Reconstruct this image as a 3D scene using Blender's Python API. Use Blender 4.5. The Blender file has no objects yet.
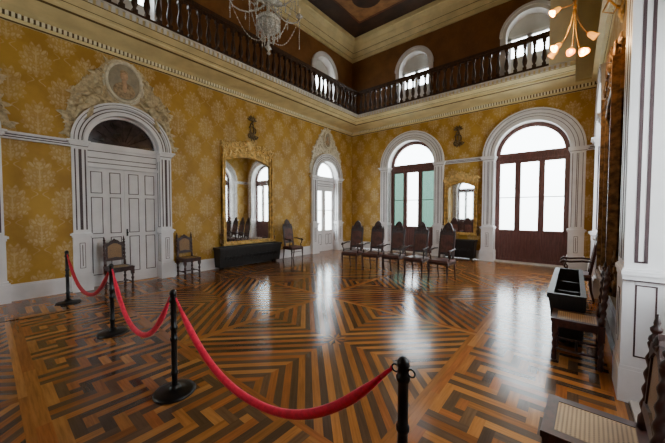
import bpy, bmesh, math, random
from math import sin, cos, pi, radians as R, sqrt, atan2
from mathutils import Vector, Matrix
random.seed(7)
C = bpy.context.scene.collection
XL, XR, D, YB = -7.65, 0.45, 10.54, -3.6      # left, right, far and back wall planes (metres)
Z1, ZC = 5.0, 8.82                             # top of the lower walls, ceiling

# ------------------------------------------------------------------ materials
class NT:
    def __init__(s, name):
        s.mat = bpy.data.materials.new(name); s.mat.use_nodes = True
        s.t = s.mat.node_tree; s.n = s.t.nodes; s.l = s.t.links
        s.b = s.n['Principled BSDF']; s.out = s.n['Material Output']
    def node(s, typ, **kw):
        n = s.n.new(typ)
        for k, v in kw.items(): setattr(n, k, v)
        return n
    def put(s, sock, v):
        if isinstance(v, bpy.types.NodeSocket): s.l.new(v, sock)
        else: sock.default_value = v
    def m(s, op, a, b=None, c=None):
        n = s.node('ShaderNodeMath', operation=op)
        s.put(n.inputs[0], a)
        if b is not None: s.put(n.inputs[1], b)
        if c is not None: s.put(n.inputs[2], c)
        return n.outputs[0]
    def sstep(s, x, lo, hi):
        n = s.node('ShaderNodeMapRange', interpolation_type='SMOOTHSTEP')
        s.put(n.inputs[0], x); n.inputs[1].default_value = lo; n.inputs[2].default_value = hi
        return n.outputs[0]
    def mix(s, f, a, b, blend='MIX'):
        n = s.node('ShaderNodeMix', data_type='RGBA', blend_type=blend)
        s.put(n.inputs[0], f); s.put(n.inputs[6], a); s.put(n.inputs[7], b)
        return n.outputs[2]
    def noise(s, scale, vec=None, detail=4, rough=.55):
        n = s.node('ShaderNodeTexNoise'); n.inputs['Scale'].default_value = scale
        n.inputs['Detail'].default_value = detail; n.inputs['Roughness'].default_value = rough
        if vec is not None: s.l.new(vec, n.inputs['Vector'])
        return n.outputs['Fac']
    def obj(s): return s.node('ShaderNodeTexCoord').outputs['Object']
    def bump(s, h, strength, dist=.01):
        n = s.node('ShaderNodeBump'); n.inputs['Strength'].default_value = strength
        n.inputs['Distance'].default_value = dist; s.l.new(h, n.inputs['Height'])
        s.l.new(n.outputs[0], s.b.inputs['Normal'])
    def set(s, **kw):
        for k, v in kw.items(): s.put(s.b.inputs[k.replace('_', ' ')], v)

def lin(c):
    f = lambda x: x/12.92 if x <= .04045 else ((x+.055)/1.055)**2.4
    return (f(c[0]/255), f(c[1]/255), f(c[2]/255), 1)

def plain(name, c, rough=.5, var=.15, scale=6, metal=0, bump=0, bscale=40, **kw):
    t = NT(name); c = lin(c)
    o = t.obj(); f = t.noise(scale, o)
    dark = tuple(x*(1-var*1.6) for x in c[:3])+(1,); lite = tuple(min(1, x*(1+var)) for x in c[:3])+(1,)
    t.set(Base_Color=t.mix(t.sstep(f, .3, .7), dark, lite), Roughness=rough, Metallic=metal, **kw)
    if bump: t.bump(t.noise(bscale, o), bump)
    return t.mat

def wood(name, c1, c2, rough=.4, stretch=(1, 1, .12), scale=30, coat=.06):
    t = NT(name); mp = t.node('ShaderNodeMapping'); mp.inputs['Scale'].default_value = stretch
    t.l.new(t.obj(), mp.inputs['Vector'])
    f = t.noise(scale, mp.outputs[0], 6, .65)
    t.set(Base_Color=t.mix(t.sstep(f, .35, .68), lin(c1), lin(c2)), Roughness=rough, Coat_Weight=coat, Coat_Roughness=.2)
    t.bump(f, .15, .004); return t.mat

def wallpaper(name, base1, base2, motif_c, amt):
    t = NT(name)
    uv = t.node('ShaderNodeUVMap').outputs[0]; sp = t.node('ShaderNodeSeparateXYZ'); t.l.new(uv, sp.inputs[0])
    u, v = sp.outputs[0], sp.outputs[1]
    W, Hh = .71, 1.045
    def motif(u0, v0):
        a = t.m('MULTIPLY', t.m('SUBTRACT', t.m('FRACT', t.m('ADD', t.m('DIVIDE', t.m('SUBTRACT', u, u0), W), 50.5)), .5), W)
        b = t.m('MULTIPLY', t.m('SUBTRACT', t.m('FRACT', t.m('ADD', t.m('DIVIDE', t.m('SUBTRACT', v, v0), Hh), 50.5)), .5), Hh)
        a = t.m('ABSOLUTE', a); bs = t.m('ADD', b, .10)
        # bushy crown: wide low down, pointed on top, ragged leafy outline
        sq = t.m('ADD', t.m('MULTIPLY', t.m('MAXIMUM', bs, 0), .56), t.m('MULTIPLY', t.m('MINIMUM', bs, 0), 1.05))
        r = t.m('SQRT', t.m('ADD', t.m('MULTIPLY', a, a), t.m('MULTIPLY', sq, sq)))
        th = t.m('ARCTAN2', a, sq)
        rag = t.m('MULTIPLY', t.m('ABSOLUTE', t.m('SINE', t.m('MULTIPLY', th, 6.5))), .055)
        body = t.sstep(t.m('SUBTRACT', t.m('ADD', .178, rag), r), -.006, .012)
        cv = t.node('ShaderNodeCombineXYZ'); t.put(cv.inputs[0], t.m('MULTIPLY', a, 17)); t.put(cv.inputs[1], t.m('MULTIPLY', t.m('SUBTRACT', b, t.m('MULTIPLY', a, .7)), 13))
        vo = t.node('ShaderNodeTexVoronoi', feature='DISTANCE_TO_EDGE'); vo.inputs['Scale'].default_value = 1; t.l.new(cv.outputs[0], vo.inputs['Vector'])
        leaf = t.m('ADD', .30, t.m('MULTIPLY', t.sstep(vo.outputs['Distance'], .05, .26), .7))
        spine = t.sstep(t.m('SUBTRACT', .016, a), 0, .008)
        fill = t.m('MULTIPLY', body, t.m('MAXIMUM', leaf, spine))
        sx = t.m('SUBTRACT', a, t.m('ADD', .075, t.m('MULTIPLY', t.m('SINE', t.m('MULTIPLY', b, 38)), .04)))
        stem = t.m('MULTIPLY', t.sstep(t.m('SUBTRACT', .014, t.m('ABSOLUTE', sx)), 0, .008), t.sstep(t.m('SUBTRACT', .085, t.m('ABSOLUTE', t.m('ADD', b, .385))), 0, .02))
        return t.m('MAXIMUM', fill, t.m('MULTIPLY', stem, .7))
    pat = t.m('MAXIMUM', motif(.0, .20), motif(W/2, .20+Hh/2))
    o = t.obj(); wear = t.noise(6, o, 5, .6); pat = t.m('MULTIPLY', pat, t.m('ADD', .35, t.m('MULTIPLY', t.sstep(wear, .30, .62), .65)))
    base = t.mix(t.sstep(t.noise(1.6, o, 5, .6), .3, .7), lin(base1), lin(base2))
    col = t.mix(t.m('MULTIPLY', pat, amt), base, lin(motif_c))
    fine = t.noise(120, o, 2); col = t.mix(t.m('MULTIPLY', fine, .12), col, lin((110, 80, 30)))
    t.set(Base_Color=col, Roughness=.6); t.bump(fine, .08, .003); return t.mat

def floor_mat():
    t = NT('parquet_varnish')
    at = t.node('ShaderNodeVertexColor', layer_name='plank'); uv = t.node('ShaderNodeUVMap').outputs[0]
    mp = t.node('ShaderNodeMapping'); mp.inputs['Scale'].default_value = (3, 45, 1); t.l.new(uv, mp.inputs[0])
    g = t.noise(1.0, mp.outputs[0], 5, .6); o = t.obj(); big = t.noise(1.3, o, 4)
    col = t.mix(t.m('MULTIPLY', t.sstep(g, .3, .75), .40), at.outputs[0], (.02, .011, .006, 1))
    col = t.mix(t.m('MULTIPLY', t.sstep(big, .4, .75), .25), col, (.03, .017, .01, 1))
    t.set(Base_Color=col, Roughness=t.m('ADD', .10, t.m('MULTIPLY', t.noise(7, o, 4), .14)))
    t.put(t.b.inputs['IOR'], 1.52)
    t.bump(t.m('ADD', t.m('MULTIPLY', t.noise(5, o, 3), .6), t.m('MULTIPLY', g, .25)), .09, .006); return t.mat

def cane(name, ax, c=(176, 134, 84), k=70):
    t = NT(name); sp = t.node('ShaderNodeSeparateXYZ'); t.l.new(t.obj(), sp.inputs[0])
    a, b = sp.outputs[ax[0]], sp.outputs[ax[1]]
    f = lambda x: t.sstep(t.m('ABSOLUTE', t.m('SUBTRACT', t.m('FRACT', t.m('MULTIPLY', x, k)), .5)), .16, .3)
    hole = t.m('MULTIPLY', t.m('SUBTRACT', 1, f(a)), t.m('SUBTRACT', 1, f(b)))
    col = t.mix(t.noise(9, t.obj()), lin(c), lin(tuple(int(x*.72) for x in c)))
    t.set(Base_Color=t.mix(hole, col, lin((46, 28, 20))), Roughness=.45); return t.mat

def glassy(name, tint, gloss=.08, rough=.02):
    t = NT(name); tr = t.node('ShaderNodeBsdfTransparent'); tr.inputs[0].default_value = tint
    gl = t.node('ShaderNodeBsdfGlossy'); gl.inputs['Roughness'].default_value = rough
    mx = t.node('ShaderNodeMixShader'); mx.inputs[0].default_value = gloss
    t.l.new(tr.outputs[0], mx.inputs[1]); t.l.new(gl.outputs[0], mx.inputs[2]); t.l.new(mx.outputs[0], t.out.inputs[0])
    return t.mat

def glow(name, c, s):
    t = NT(name); t.set(Base_Color=lin(c), Emission_Color=lin(c), Emission_Strength=s, Roughness=.4)
    f = t.noise(20, t.obj()); t.put(t.b.inputs['Emission Strength'], t.m('MULTIPLY', t.m('ADD', .6, f), s)); return t.mat

def mirror_mat():
    t = NT('old_mirror'); f = t.noise(14, t.obj(), 5)
    t.set(Base_Color=t.mix(t.sstep(f, .5, .8), (.80, .82, .80, 1), (.55, .55, .5, 1)), Metallic=1.0, Roughness=.03); return t.mat

def art(name, cols, scale, d=.6):
    t = NT(name); f = t.noise(scale, t.obj(), 5, d); r = t.node('ShaderNodeValToRGB'); t.l.new(f, r.inputs[0])
    e = r.color_ramp.elements; e[0].position, e[0].color = .3, lin(cols[0]); e[1].position, e[1].color = .7, lin(cols[-1])
    for i, c in enumerate(cols[1:-1]): x = e.new(.3+.4*(i+1)/(len(cols)-1)); x.color = lin(c)
    t.set(Base_Color=r.outputs[0], Roughness=.6); return t.mat

M = dict(
    paper=wallpaper('damask_wallpaper', (164, 122, 36), (190, 148, 54), (220, 196, 150), .62), paperd=wallpaper('shade_toned_damask_wallpaper', (112, 70, 30), (134, 86, 38), (150, 106, 58), .3), floor=floor_mat(),  # upper-wall copy is darkened, putting shade into the paper colour
    white=plain('white_paint', (226, 223, 224), .45, .05, 3), line=plain('plum_line_paint', (66, 46, 50), .5, .15, 8),
    cream=plain('cream_paint', (222, 204, 152), .55, .08, 2.5), creamd=plain('cream_dark_line', (92, 70, 34), .6, .1),  # dark brown lines along the cornice and cove mouldings
    pale=plain('pale_and_lit_cream_paint', (238, 230, 200), .55, .05, 3), lace=plain('lace_white_paint', (222, 218, 210), .5, .06),
    stucco=plain('beige_stucco', (196, 178, 142), .75, .2, 14, bump=.5, bscale=60),
    stuccow=plain('pale_stucco', (216, 206, 184), .7, .12, 14, bump=.5, bscale=60),
    doorwood=wood('red_brown_door_wood', (80, 46, 42), (110, 68, 62), .42),
    mahog=wood('dark_mahogany', (34, 16, 14), (66, 31, 25), .38, scale=18),
    ebony=wood('ebonised_wood', (12, 10, 10), (28, 23, 22), .5, scale=20, coat=0),
    rail=wood('brown_baluster_wood', (46, 28, 16), (78, 50, 28), .45),
    leather=plain('brown_leather', (92, 50, 40), .5, .3, 9, bump=.3),
    gold=plain('aged_gilding', (206, 164, 88), .42, .3, 10, .45, bump=.4, bscale=50),
    golddark=plain('tarnished_gilding', (122, 90, 52), .45, .4, 14, .4, bump=.5, bscale=50),
    gilt=plain('bright_gilding', (226, 190, 118), .4, .2, 14, .3, bump=.3, bscale=50),
    bronze=plain('bronze_relief', (112, 92, 62), .45, .35, 20, .5),
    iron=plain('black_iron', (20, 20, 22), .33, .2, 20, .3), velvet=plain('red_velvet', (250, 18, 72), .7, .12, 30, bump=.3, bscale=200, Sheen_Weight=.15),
    velvetd=plain('shaded_red_velvet', (176, 10, 34), .8, .12, 30, bump=.3, bscale=200, Sheen_Weight=.1),  # darker copy of the red velvet, with shade put into its colour
    canes=cane('cane_seat', (0, 1), (196, 160, 112), 55), caneb=cane('cane_back', (1, 2)),
    glass=glassy('window_glass', (.95, .97, .97, 1)), green=glassy('green_window_glass', (.175, .25, .22, 1)),
    crystal=plain('chandelier_crystal', (214, 210, 200), .12, .25, 60, Transmission_Weight=.35), mirror=mirror_mat(),
    fan=plain('dark_fanlight_glass', (52, 42, 46), .12, .4, 5), bulb=glow('lit_lamp_bulb', (255, 206, 110), 9.0),
    shade=glow('amber_glass_shade', (255, 176, 60), 1.3), candle=plain('frosted_bulb', (230, 214, 170), .3, .1),
    ceild=plain('dark_ceiling_paint', (58, 34, 22), .6, .3, 2), ceilt=plain('tan_ceiling_band', (150, 104, 62), .6, .2, 4),
    ceilo=art('painted_ceiling_panel', [(60, 34, 22), (96, 50, 26), (128, 66, 40)], 1.1),
    por=art('portrait_ground', [(136, 130, 116), (156, 146, 126), (170, 160, 138)], 6),
    skin=plain('portrait_flesh', (196, 160, 128), .7, .12, 20), coat=plain('portrait_coat', (168, 144, 112), .7, .25, 20),
    shut=plain('white_shutter', (206, 204, 198), .55, .05, 3), marble=plain('pale_sill', (206, 196, 186), .4, .1, 8),
)

# ------------------------------------------------------------------ mesh builder
class MB:
    def __init__(s): s.v, s.f, s.m, s.s, s.uv, s.col = [], [], [], [], [], []
    def add(s, vs, fs, mat=0, smooth=False, uv=None, col=None):
        n = len(s.v); s.v += [tuple(x) for x in vs]
        for i, f in enumerate(fs):
            s.f.append([n+j for j in f]); s.m.append(mat); s.s.append(smooth)
            s.uv.append(uv[i] if uv else None); s.col.append(col)
    def box(s, x0, x1, y0, y1, z0, z1, mat=0, T=None):
        p = [(x, y, z) for z in (z0, z1) for y in (y0, y1) for x in (x0, x1)]
        if T: p = [T(*q) for q in p]
        s.add(p, [(0, 2, 3, 1), (4, 5, 7, 6), (0, 1, 5, 4), (2, 6, 7, 3), (0, 4, 6, 2), (1, 3, 7, 5)], mat)
    def taper(s, c0, h0, c1, h1, mat=0):      # frustum between two rectangles (centre, half sizes)
        p = []
        for c, h in ((c0, h0), (c1, h1)):
            p += [(c[0]+a*h[0], c[1]+b*h[1], c[2]) for a, b in ((-1, -1), (1, -1), (1, 1), (-1, 1))]
        s.add(p, [(3, 2, 1, 0), (4, 5, 6, 7)]+[(i, (i+1) % 4, 4+(i+1) % 4, 4+i) for i in range(4)], mat)
    def lathe(s, prof, c=(0, 0, 0), n=12, mat=0, twist=None, T=None):
        p = []; c = Vector(c)
        for r, z in prof:
            for k in range(n):
                a = 2*pi*k/n; rr = r
                if twist and twist[2] <= z <= twist[3]: rr = r*(1+twist[0]*cos(2*a-twist[1]*z))
                q = Vector((rr*cos(a), rr*sin(a), z))
                p.append(T(*(q+c)) if T else tuple(q+c))
        f = [(i*n+k, i*n+(k+1) % n, (i+1)*n+(k+1) % n, (i+1)*n+k) for i in range(len(prof)-1) for k in range(n)]
        f += [tuple(range(n-1, -1, -1)), tuple(range((len(prof)-1)*n, len(prof)*n))]
        s.add(p, f, mat, True)
    def tube(s, pts, r, n=8, mat=0, flat=1.0):
        pts = [Vector(q) for q in pts]; N = len(pts); p = []
        rs = r if isinstance(r, (list, tuple)) else [r]*N
        up = Vector((0, 0, 1)); t0 = (pts[1]-pts[0]).normalized()
        if abs(t0.z) > .9: up = Vector((1, 0, 0))
        u = t0.cross(up).normalized()
        for i in range(N):
            t = (pts[min(i+1, N-1)]-pts[max(i-1, 0)])
            t = t.normalized() if t.length > 1e-9 else t0
            u = (u-t*u.dot(t)); u = u.normalized() if u.length > 1e-6 else t.orthogonal().normalized()
            w = t.cross(u)
            for k in range(n):
                a = 2*pi*k/n; p.append(pts[i]+u*(cos(a)*rs[i])+w*(sin(a)*rs[i]*flat))
        f = [(i*n+k, i*n+(k+1) % n, (i+1)*n+(k+1) % n, (i+1)*n+k) for i in range(N-1) for k in range(n)]
        f += [tuple(range(n-1, -1, -1)), tuple(range((N-1)*n, N*n))]
        s.add(p, f, mat, True)
    def ell(s, c, r, rot=None, n=8, mat=0, T=None):
        c = Vector(c); rings = max(4, n//2+1); p = []
        for i in range(rings+1):
            a = pi*i/rings
            for k in range(n):
                q = Vector((r[0]*sin(a)*cos(2*pi*k/n), r[1]*sin(a)*sin(2*pi*k/n), r[2]*cos(a)))
                if rot is not None: q = rot @ q
                q += c; p.append(T(*q) if T else tuple(q))
        f = [(i*n+k, (i+1)*n+k, (i+1)*n+(k+1) % n, i*n+(k+1) % n) for i in range(rings) for k in range(n)]
        s.add(p, f, mat, True)
    def prism(s, poly, d0, d1, T, mat=0, side=None):     # polygon in (s,z) extruded over d; T(s,d,z)
        n = len(poly); p = [T(a, d0, b) for a, b in poly]+[T(a, d1, b) for a, b in poly]
        s.add(p, [tuple(range(n)), tuple(range(2*n-1, n-1, -1))], mat)
        s.add(p, [(i, (i+1) % n, n+(i+1) % n, n+i) for i in range(n)], mat if side is None else side)
    def arc(s, c, z, r0, r1, d0, d1, T, mat=0, a0=0, a1=pi, n=28):
        p = []
        for i in range(n+1):
            a = a0+(a1-a0)*i/n
            for r, d in ((r0, d0), (r1, d0), (r1, d1), (r0, d1)): p.append(T(c+r*cos(a), d, z+r*sin(a)))
        f = [(i*4+k, i*4+(k+1) % 4, i*4+4+(k+1) % 4, i*4+4+k) for i in range(n) for k in range(4)]
        s.add(p, f+[(0, 1, 2, 3), (n*4, n*4+3, n*4+2, n*4+1)], mat)
    def leaf(s, c, L, w, ang, T, d=.03, mat=0):          # carved leaf lying on a wall, in the wall frame
        e1 = Vector((cos(ang), 0, sin(ang))); e3 = Vector((-sin(ang), 0, cos(ang))); c = Vector(c)
        p = []
        for t, ww, dd in ((0, .25, .4), (.3, 1, 1), (.6, .85, .9), (.85, .45, .6), (1, .05, .15)):
            for k in (-1, -.5, 0, .5, 1):
                q = c+e1*(L*t)+e3*(w*ww*k)+Vector((0, d*dd*(1-k*k*.9)-(.012 if k == 0 else 0), 0)); p.append(T(*q))
        f = [(i*5+k, i*5+k+1, i*5+6+k, i*5+5+k) for i in range(4) for k in range(4)]
        s.add(p, f, mat, True)
    def scroll(s, c, r, turns, a0, T, th=.018, d=.03, sg=1, mat=0, tail=0):
        pts = []; N = int(16*turns)+1
        for i in range(N):
            t = i/(N-1); rr = r*(1-.85*t); a = a0+sg*turns*2*pi*t; pts.append(T(c[0]+rr*cos(a), c[1]+d, c[2]+rr*sin(a)))
        s.tube(pts, [th*(.6+.4*i/(N-1)) for i in range(N)], 6, mat)
    def build(s, name, mats, parent=None, at=None, recalc=True):
        off = Vector(at) if at is not None else Vector((0, 0, 0))
        me = bpy.data.meshes.new(name); me.from_pydata([tuple(Vector(q)-off) for q in s.v], [], s.f)
        for x in (mats if isinstance(mats, (list, tuple)) else [mats]): me.materials.append(x)
        for i, pl in enumerate(me.polygons): pl.material_index = s.m[i]; pl.use_smooth = s.s[i]
        if any(s.uv):
            L = me.uv_layers.new(name='UVMap')
            for i, pl in enumerate(me.polygons):
                if s.uv[i]:
                    for k, li in enumerate(pl.loop_indices): L.data[li].uv = s.uv[i][k]
        if any(c is not None for c in s.col):
            A = me.color_attributes.new('plank', 'FLOAT_COLOR', 'CORNER')
            for i, pl in enumerate(me.polygons):
                for li in pl.loop_indices: A.data[li].color = s.col[i] or (.1, .05, .03, 1)
        if recalc:
            bm = bmesh.new(); bm.from_mesh(me); bmesh.ops.recalc_face_normals(bm, faces=bm.faces); bm.to_mesh(me); bm.free()
        o = bpy.data.objects.new(name, me); C.objects.link(o)
        if parent: o.parent = parent
        elif at is not None: o.location = at
        return o

def thing(name, label, cat, loc=(0, 0, 0), rz=0, group=None):
    o = bpy.data.objects.new(name, None); C.objects.link(o); o.location = loc; o.rotation_euler = (0, 0, rz); o.empty_display_size = .1
    o['label'] = label; o['category'] = cat
    if group: o['group'] = group
    return o
def tag(o, label, cat, group=None):
    o['label'] = label; o['category'] = cat
    if group: o['group'] = group
    return o
def struct(o, label, cat):
    o['kind'] = 'structure'; o['label'] = label; o['category'] = cat; return o
def copy_tree(o, parent=None):
    c = o.copy(); C.objects.link(c)
    if parent: c.parent = parent
    for ch in list(o.children): copy_tree(ch, c)
    return c
def again(src, loc, rz, label, group=None):
    c = copy_tree(src); c.location = loc; c.rotation_euler = (0, 0, rz); c['label'] = label
    if group: c['group'] = group
    return c

# wall frames: (s along the wall, d out into the room, z) -> world
FL = lambda s, d, z: (XL+d, s, z)
FR = lambda s, d, z: (XR-d, s, z)
FF = lambda s, d, z: (s, D-d, z)
FB = lambda s, d, z: (s, YB+d, z)

# ------------------------------------------------------------------ walls with arched openings
def wall(name, T, s0, s1, z0, z1, ops, label, mat='paper', uvoff=0):
    mb = MB(); cur = s0
    def poly(ps): mb.add([T(a, 0, b) for a, b in ps], [tuple(range(len(ps)))], 0, uv=[[(a+uvoff, b) for a, b in ps]])
    for c, r, zs, zb in sorted(ops):
        poly([(cur, z0), (c-r, z0), (c-r, z1), (cur, z1)])
        if zb > z0: poly([(c-r, z0), (c+r, z0), (c+r, zb), (c-r, zb)])
        n = 24; pr = [(c-r*cos(pi*i/n), zs+r*sin(pi*i/n)) for i in range(n+1)]
        for (a, b), (a2, b2) in zip(pr, pr[1:]): poly([(a, b), (a2, b2), (a2, z1), (a, z1)])
        cur = c+r
    poly([(cur, z0), (s1, z0), (s1, z1), (cur, z1)])
    return struct(mb.build(name, M[mat], recalc=False), label, 'wall')

SL, SF = 3.0, 3.38
DL = [(-.69, .67, SL, 0), (2.03, .67, SL, 0), (8.80, .62, SL-.03, 0)]                       # left wall doors
WF = [(-4.87, .94, SF, 0), (-1.06, .94, SF, 0)]                              # far wall
WR = [(2.48, .94, 3.85, 0), (8.48, .94, SF, 0)]                                # right wall
WB = [(-6.4, .94, SF, 0)]
GZ = 5.40                                                                    # gallery walkway level
UL = [(2.07, .60, 7.02, GZ), (8.68, .60, 7.02, GZ)]; UF = [(-4.78, .60, 7.02, GZ), (-1.17, .60, 7.02, GZ)]
wall('wall_left', FL, YB, D, 0, Z1, DL, 'long left wall papered in mustard damask', uvoff=.0-.68)
wall('wall_far', FF, XL, XR, 0, Z1, WF, 'far wall with two arched openings in mustard damask', uvoff=.1)
wall('wall_right', FR, YB, D, 0, Z1, WR, 'right wall seen edge-on beside the tall mirror', uvoff=.2)
wall('wall_back', FB, XL, XR, 0, Z1, WB, 'wall behind the viewer in mustard damask')
wall('wall_left_upper', FL, YB, D, Z1, ZC, UL, 'upper left wall above the gallery, damask toned brown for shade', 'paperd', uvoff=.1)
wall('wall_far_upper', FF, XL, -.06, Z1, ZC, UF, 'upper far wall above the gallery, damask toned brown for shade', 'paperd')
wall('wall_right_upper', FR, YB, D, Z1, ZC, [], 'plain cream upper right wall', 'cream')
wall('wall_back_upper', FB, XL, XR, Z1, ZC, [], 'upper wall behind the viewer')
mb = MB(); mb.add([(-.06, D, Z1), (XR, D, Z1), (XR, D, ZC), (-.06, D, ZC)], [(0, 1, 2, 3)]); struct(mb.build('wall_far_end', M['pale']), 'plain cream strip of upper far wall by the right corner', 'wall')  # paler cream puts brighter light into the colour of this strip

# ------------------------------------------------------------------ arch surrounds
def surround(n, T, c, rin, wp, sp, label, zp=1.15, rev=.25, dd=.10, imp=.12, pj=1.0, jq=(.035, -.085), lw=1.0):
    mb = MB(); W, K = 0, 1
    B = lambda a0, a1, d0, d1, z0, z1, m=W: mb.box(min(a0, a1), max(a0, a1), d0, d1, z0, z1, m, T)
    for g in (-1, 1):
        s0, s1 = c+g*rin, c+g*(rin+wp); i = -g*.035*pj
        B(s0+i, s1+g*.05*pj, -rev, dd+.06*pj, 0, .33 if pj == 1 else .28)
        B(s0+i*.7, s1+g*.03*pj, -rev, dd+.04*pj, .28, .37 if pj == 1 else .31)
        B(s0+i*.3, s1+g*.012*pj, -rev, dd+.02*pj, .30, zp-.09)
        m = (s0+s1)/2
        e = dd+.02*pj; B(m-.045, m+.045, e, e+.004, .46, zp-.2, K); B(m-.036, m+.036, e+.004, e+.007, .47, zp-.21, W)
        B(m-.006, m+.006, e+.007, e+.01, .50, zp-.24, K)
        ic = -g*.035; B(s0+ic*.8, s1+g*.025, -rev, dd+.04*pj, zp-.09, zp-.05); B(s0+ic*1.2, s1+g*.05, -rev, dd+.07*pj, zp-.05, zp-.015); B(s0+ic*.8, s1+g*.025, -rev, dd+.04*pj, zp-.015, zp); B(s0+ic*.6, s0+ic*.83, -rev, dd+.03*pj, zp-.10, zp-.09, K)
        B(s0, s1, -rev, dd, zp, sp-imp)
        for q, h in ((.16, .012*lw), (.44, .012*lw), (.54, .012*lw), (.82, .010*lw)):
            B(s0+g*(wp*q-h), s0+g*(wp*q+h), dd, dd+.003, zp+.06, sp-imp-.05, K)
        # lines and panels on the jamb
        for q in jq: B(s0-g*.001, s0-g*.004, q-.011, q+.011, zp+.05, sp-imp-.1, K)
        B(s0-g*.001, s0-g*.004, jq[1], jq[0], zp+.05, zp+.065, K)
        for q in (dd-.075, -.07):  # dark outline stands in for the shading of the recessed pedestal panel
            B(s0+i*.3, s0+i*.3-g*.003, q-.005, q+.005, .40, zp-.13, K)
        B(s0+i*.3, s0+i*.3-g*.003, -.07, dd-.075, zp-.14, zp-.13, K); B(s0+i*.3, s0+i*.3-g*.003, -.07, dd-.075, .40, .41, K)
        for k, (z0, z1, e) in enumerate(((sp-imp, sp-imp*.66, .02), (sp-imp*.66, sp-imp*.3, .045), (sp-imp*.3, sp, .075))):
            B(s0-g*e*.6, s1+g*e, -rev, dd+e, z0, z1)
        B(s0-g*.012, s1+g*.02, dd+.02, dd+.023, sp-imp+.005, sp-imp+.017, K)
        # soffit of the arch continues the jamb
    R1 = rin+wp*.97
    mb.arc(c, sp, rin-.004, R1, -rev, dd*.75, T, W); mb.arc(c, sp, rin+wp*.70, R1+.02, 0, dd+.02, T, W); mb.arc(c, sp, rin-.012, rin+wp*.22, -.02, dd, T, W)
    for q in (.32, .56): mb.arc(c, sp, rin+wp*q-.009*lw, rin+wp*q+.009*lw, dd*.75, dd*.75+.004, T, K)
    mb.arc(c, sp, rin+wp*.86-.006, rin+wp*.86+.006, dd+.02, dd+.024, T, K)
    return struct(mb.build('trim_%d' % n, [M['white'], M['line']]), label, 'arch surround')

surround(1, FL, -.69, .67, .235, SL, 'arched white surround cut by the left edge of the view', zp=1.17, rev=.15)
surround(2, FL, 2.03, .67, .235, SL, 'arched white surround with plum lines round the closed door', zp=1.17, rev=.15)
surround(3, FL, 8.80, .62, .28, SL-.03, 'arched white surround round the glazed white door', zp=1.17, rev=.18)
surround(4, FF, -4.87, .94, .33, SF, 'arched white surround of the far left window', zp=1.12, lw=.6)
surround(5, FF, -1.06, .94, .33, SF, 'arched white surround of the far right window', zp=1.12, lw=.6)
surround(6, FR, 2.48, .94, .40, 3.85, 'white panelled pilaster and arch of the nearest right opening', zp=1.13, dd=.12, rev=.32, pj=.25, jq=(.05, -.005))
surround(7, FR, 8.48, .94, .33, SF, 'arched white surround near the far right corner', zp=1.12, lw=.6)
for k, (c, r, z, _) in enumerate(WB): surround(8+k, FB, c, r, .33, SF, 'arched white surround behind the viewer', zp=1.12)

def course(n, T, s0, s1, z, label):
    mb = MB(); mb.box(s0, s1, 0, .045, z-.13, z, 0, T); mb.box(s0, s1, 0, .075, z-.035, z, 0, T); mb.box(s0, s1, 0, .06, z-.13, z-.105, 0, T)
    mb.box(s0, s1, .045, .048, z-.10, z-.082, 1, T); mb.box(s0, s1, .045, .048, z-.06, z-.042, 1, T)
    struct(mb.build('trim_%d' % n, [M['white'], M['line']]), label, 'moulding')
course(10, FL, .22, 1.16, SL, 'white string course between the left arches')
course(11, FF, -3.58, -2.35, SF+.02, 'white string course above the far mirror')
course(12, FF, .23, XR, SF+.02, 'short white string course in the far right corner')
course(13, FR, 9.80, D, SF+.02, 'white string course on right wall by the corner')

def baseboard(name, T, spans, label):
    mb = MB()
    for a, b in spans:
        mb.box(a, b, 0, .035, 0, .27, 0, T); mb.box(a, b, 0, .022, .27, .30, 0, T)
    struct(mb.build(name, M['white']), label, 'baseboard')
baseboard('baseboard_left', FL, [(YB, -1.6), (.25, 1.14), (3.02, 7.88), (9.72, D)], 'white skirting along the left wall')
baseboard('baseboard_far', FF, [(XL, -6.18), (-3.56, -2.38), (.26, XR)], 'white skirting along the far wall')
baseboard('baseboard_right', FR, [(YB, 1.1), (3.88, 7.18), (9.8, D)], 'white skirting along the right wall')

# ------------------------------------------------------------------ cornice, gallery ledge, cove, ceiling
E = 1.02
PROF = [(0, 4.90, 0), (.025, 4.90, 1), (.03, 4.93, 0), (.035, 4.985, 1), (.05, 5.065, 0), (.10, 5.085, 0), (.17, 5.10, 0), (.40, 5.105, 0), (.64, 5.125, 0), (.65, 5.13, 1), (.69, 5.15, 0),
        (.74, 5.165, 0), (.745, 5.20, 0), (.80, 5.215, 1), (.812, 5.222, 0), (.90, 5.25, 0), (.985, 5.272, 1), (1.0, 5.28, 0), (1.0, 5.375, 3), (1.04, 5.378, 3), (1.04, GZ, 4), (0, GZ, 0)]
def sweep_prof(mb, prof, T, sa, sb):    # sa(e), sb(e): ends of the run at offset e (mitres)
    for (e0, z0, m), (e1, z1, _) in zip(prof, prof[1:]):
        mb.add([T(sa(e0), e0, z0), T(sb(e0), e0, z0), T(sb(e1), e1, z1), T(sa(e1), e1, z1)], [(0, 1, 2, 3)], m)
def teeth(mb, T, a, b, step, w, d0, d1, z0, z1, mat):
    n = int((b-a)/step)
    for i in range(n):
        x = a+step*(i+.5); mb.box(x-w/2, x+w/2, d0, d1, z0, z1, mat, T)
CM = [M['cream'], M['creamd'], M['pale'], M['lace'], M['rail']]
mb = MB(); sweep_prof(mb, PROF, FL, lambda e: YB, lambda e: D-e)
teeth(mb, FL, YB, D-.05, .075, .042, .03, .085, 4.985, 5.06, 2); teeth(mb, FL, YB, D-E, .11, .062, 1.0, 1.035, 5.285, 5.375, 3)
struct(mb.build('trim_14', CM), 'cream cornice and gallery ledge along the left wall', 'cornice')
XE = -.06
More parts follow.
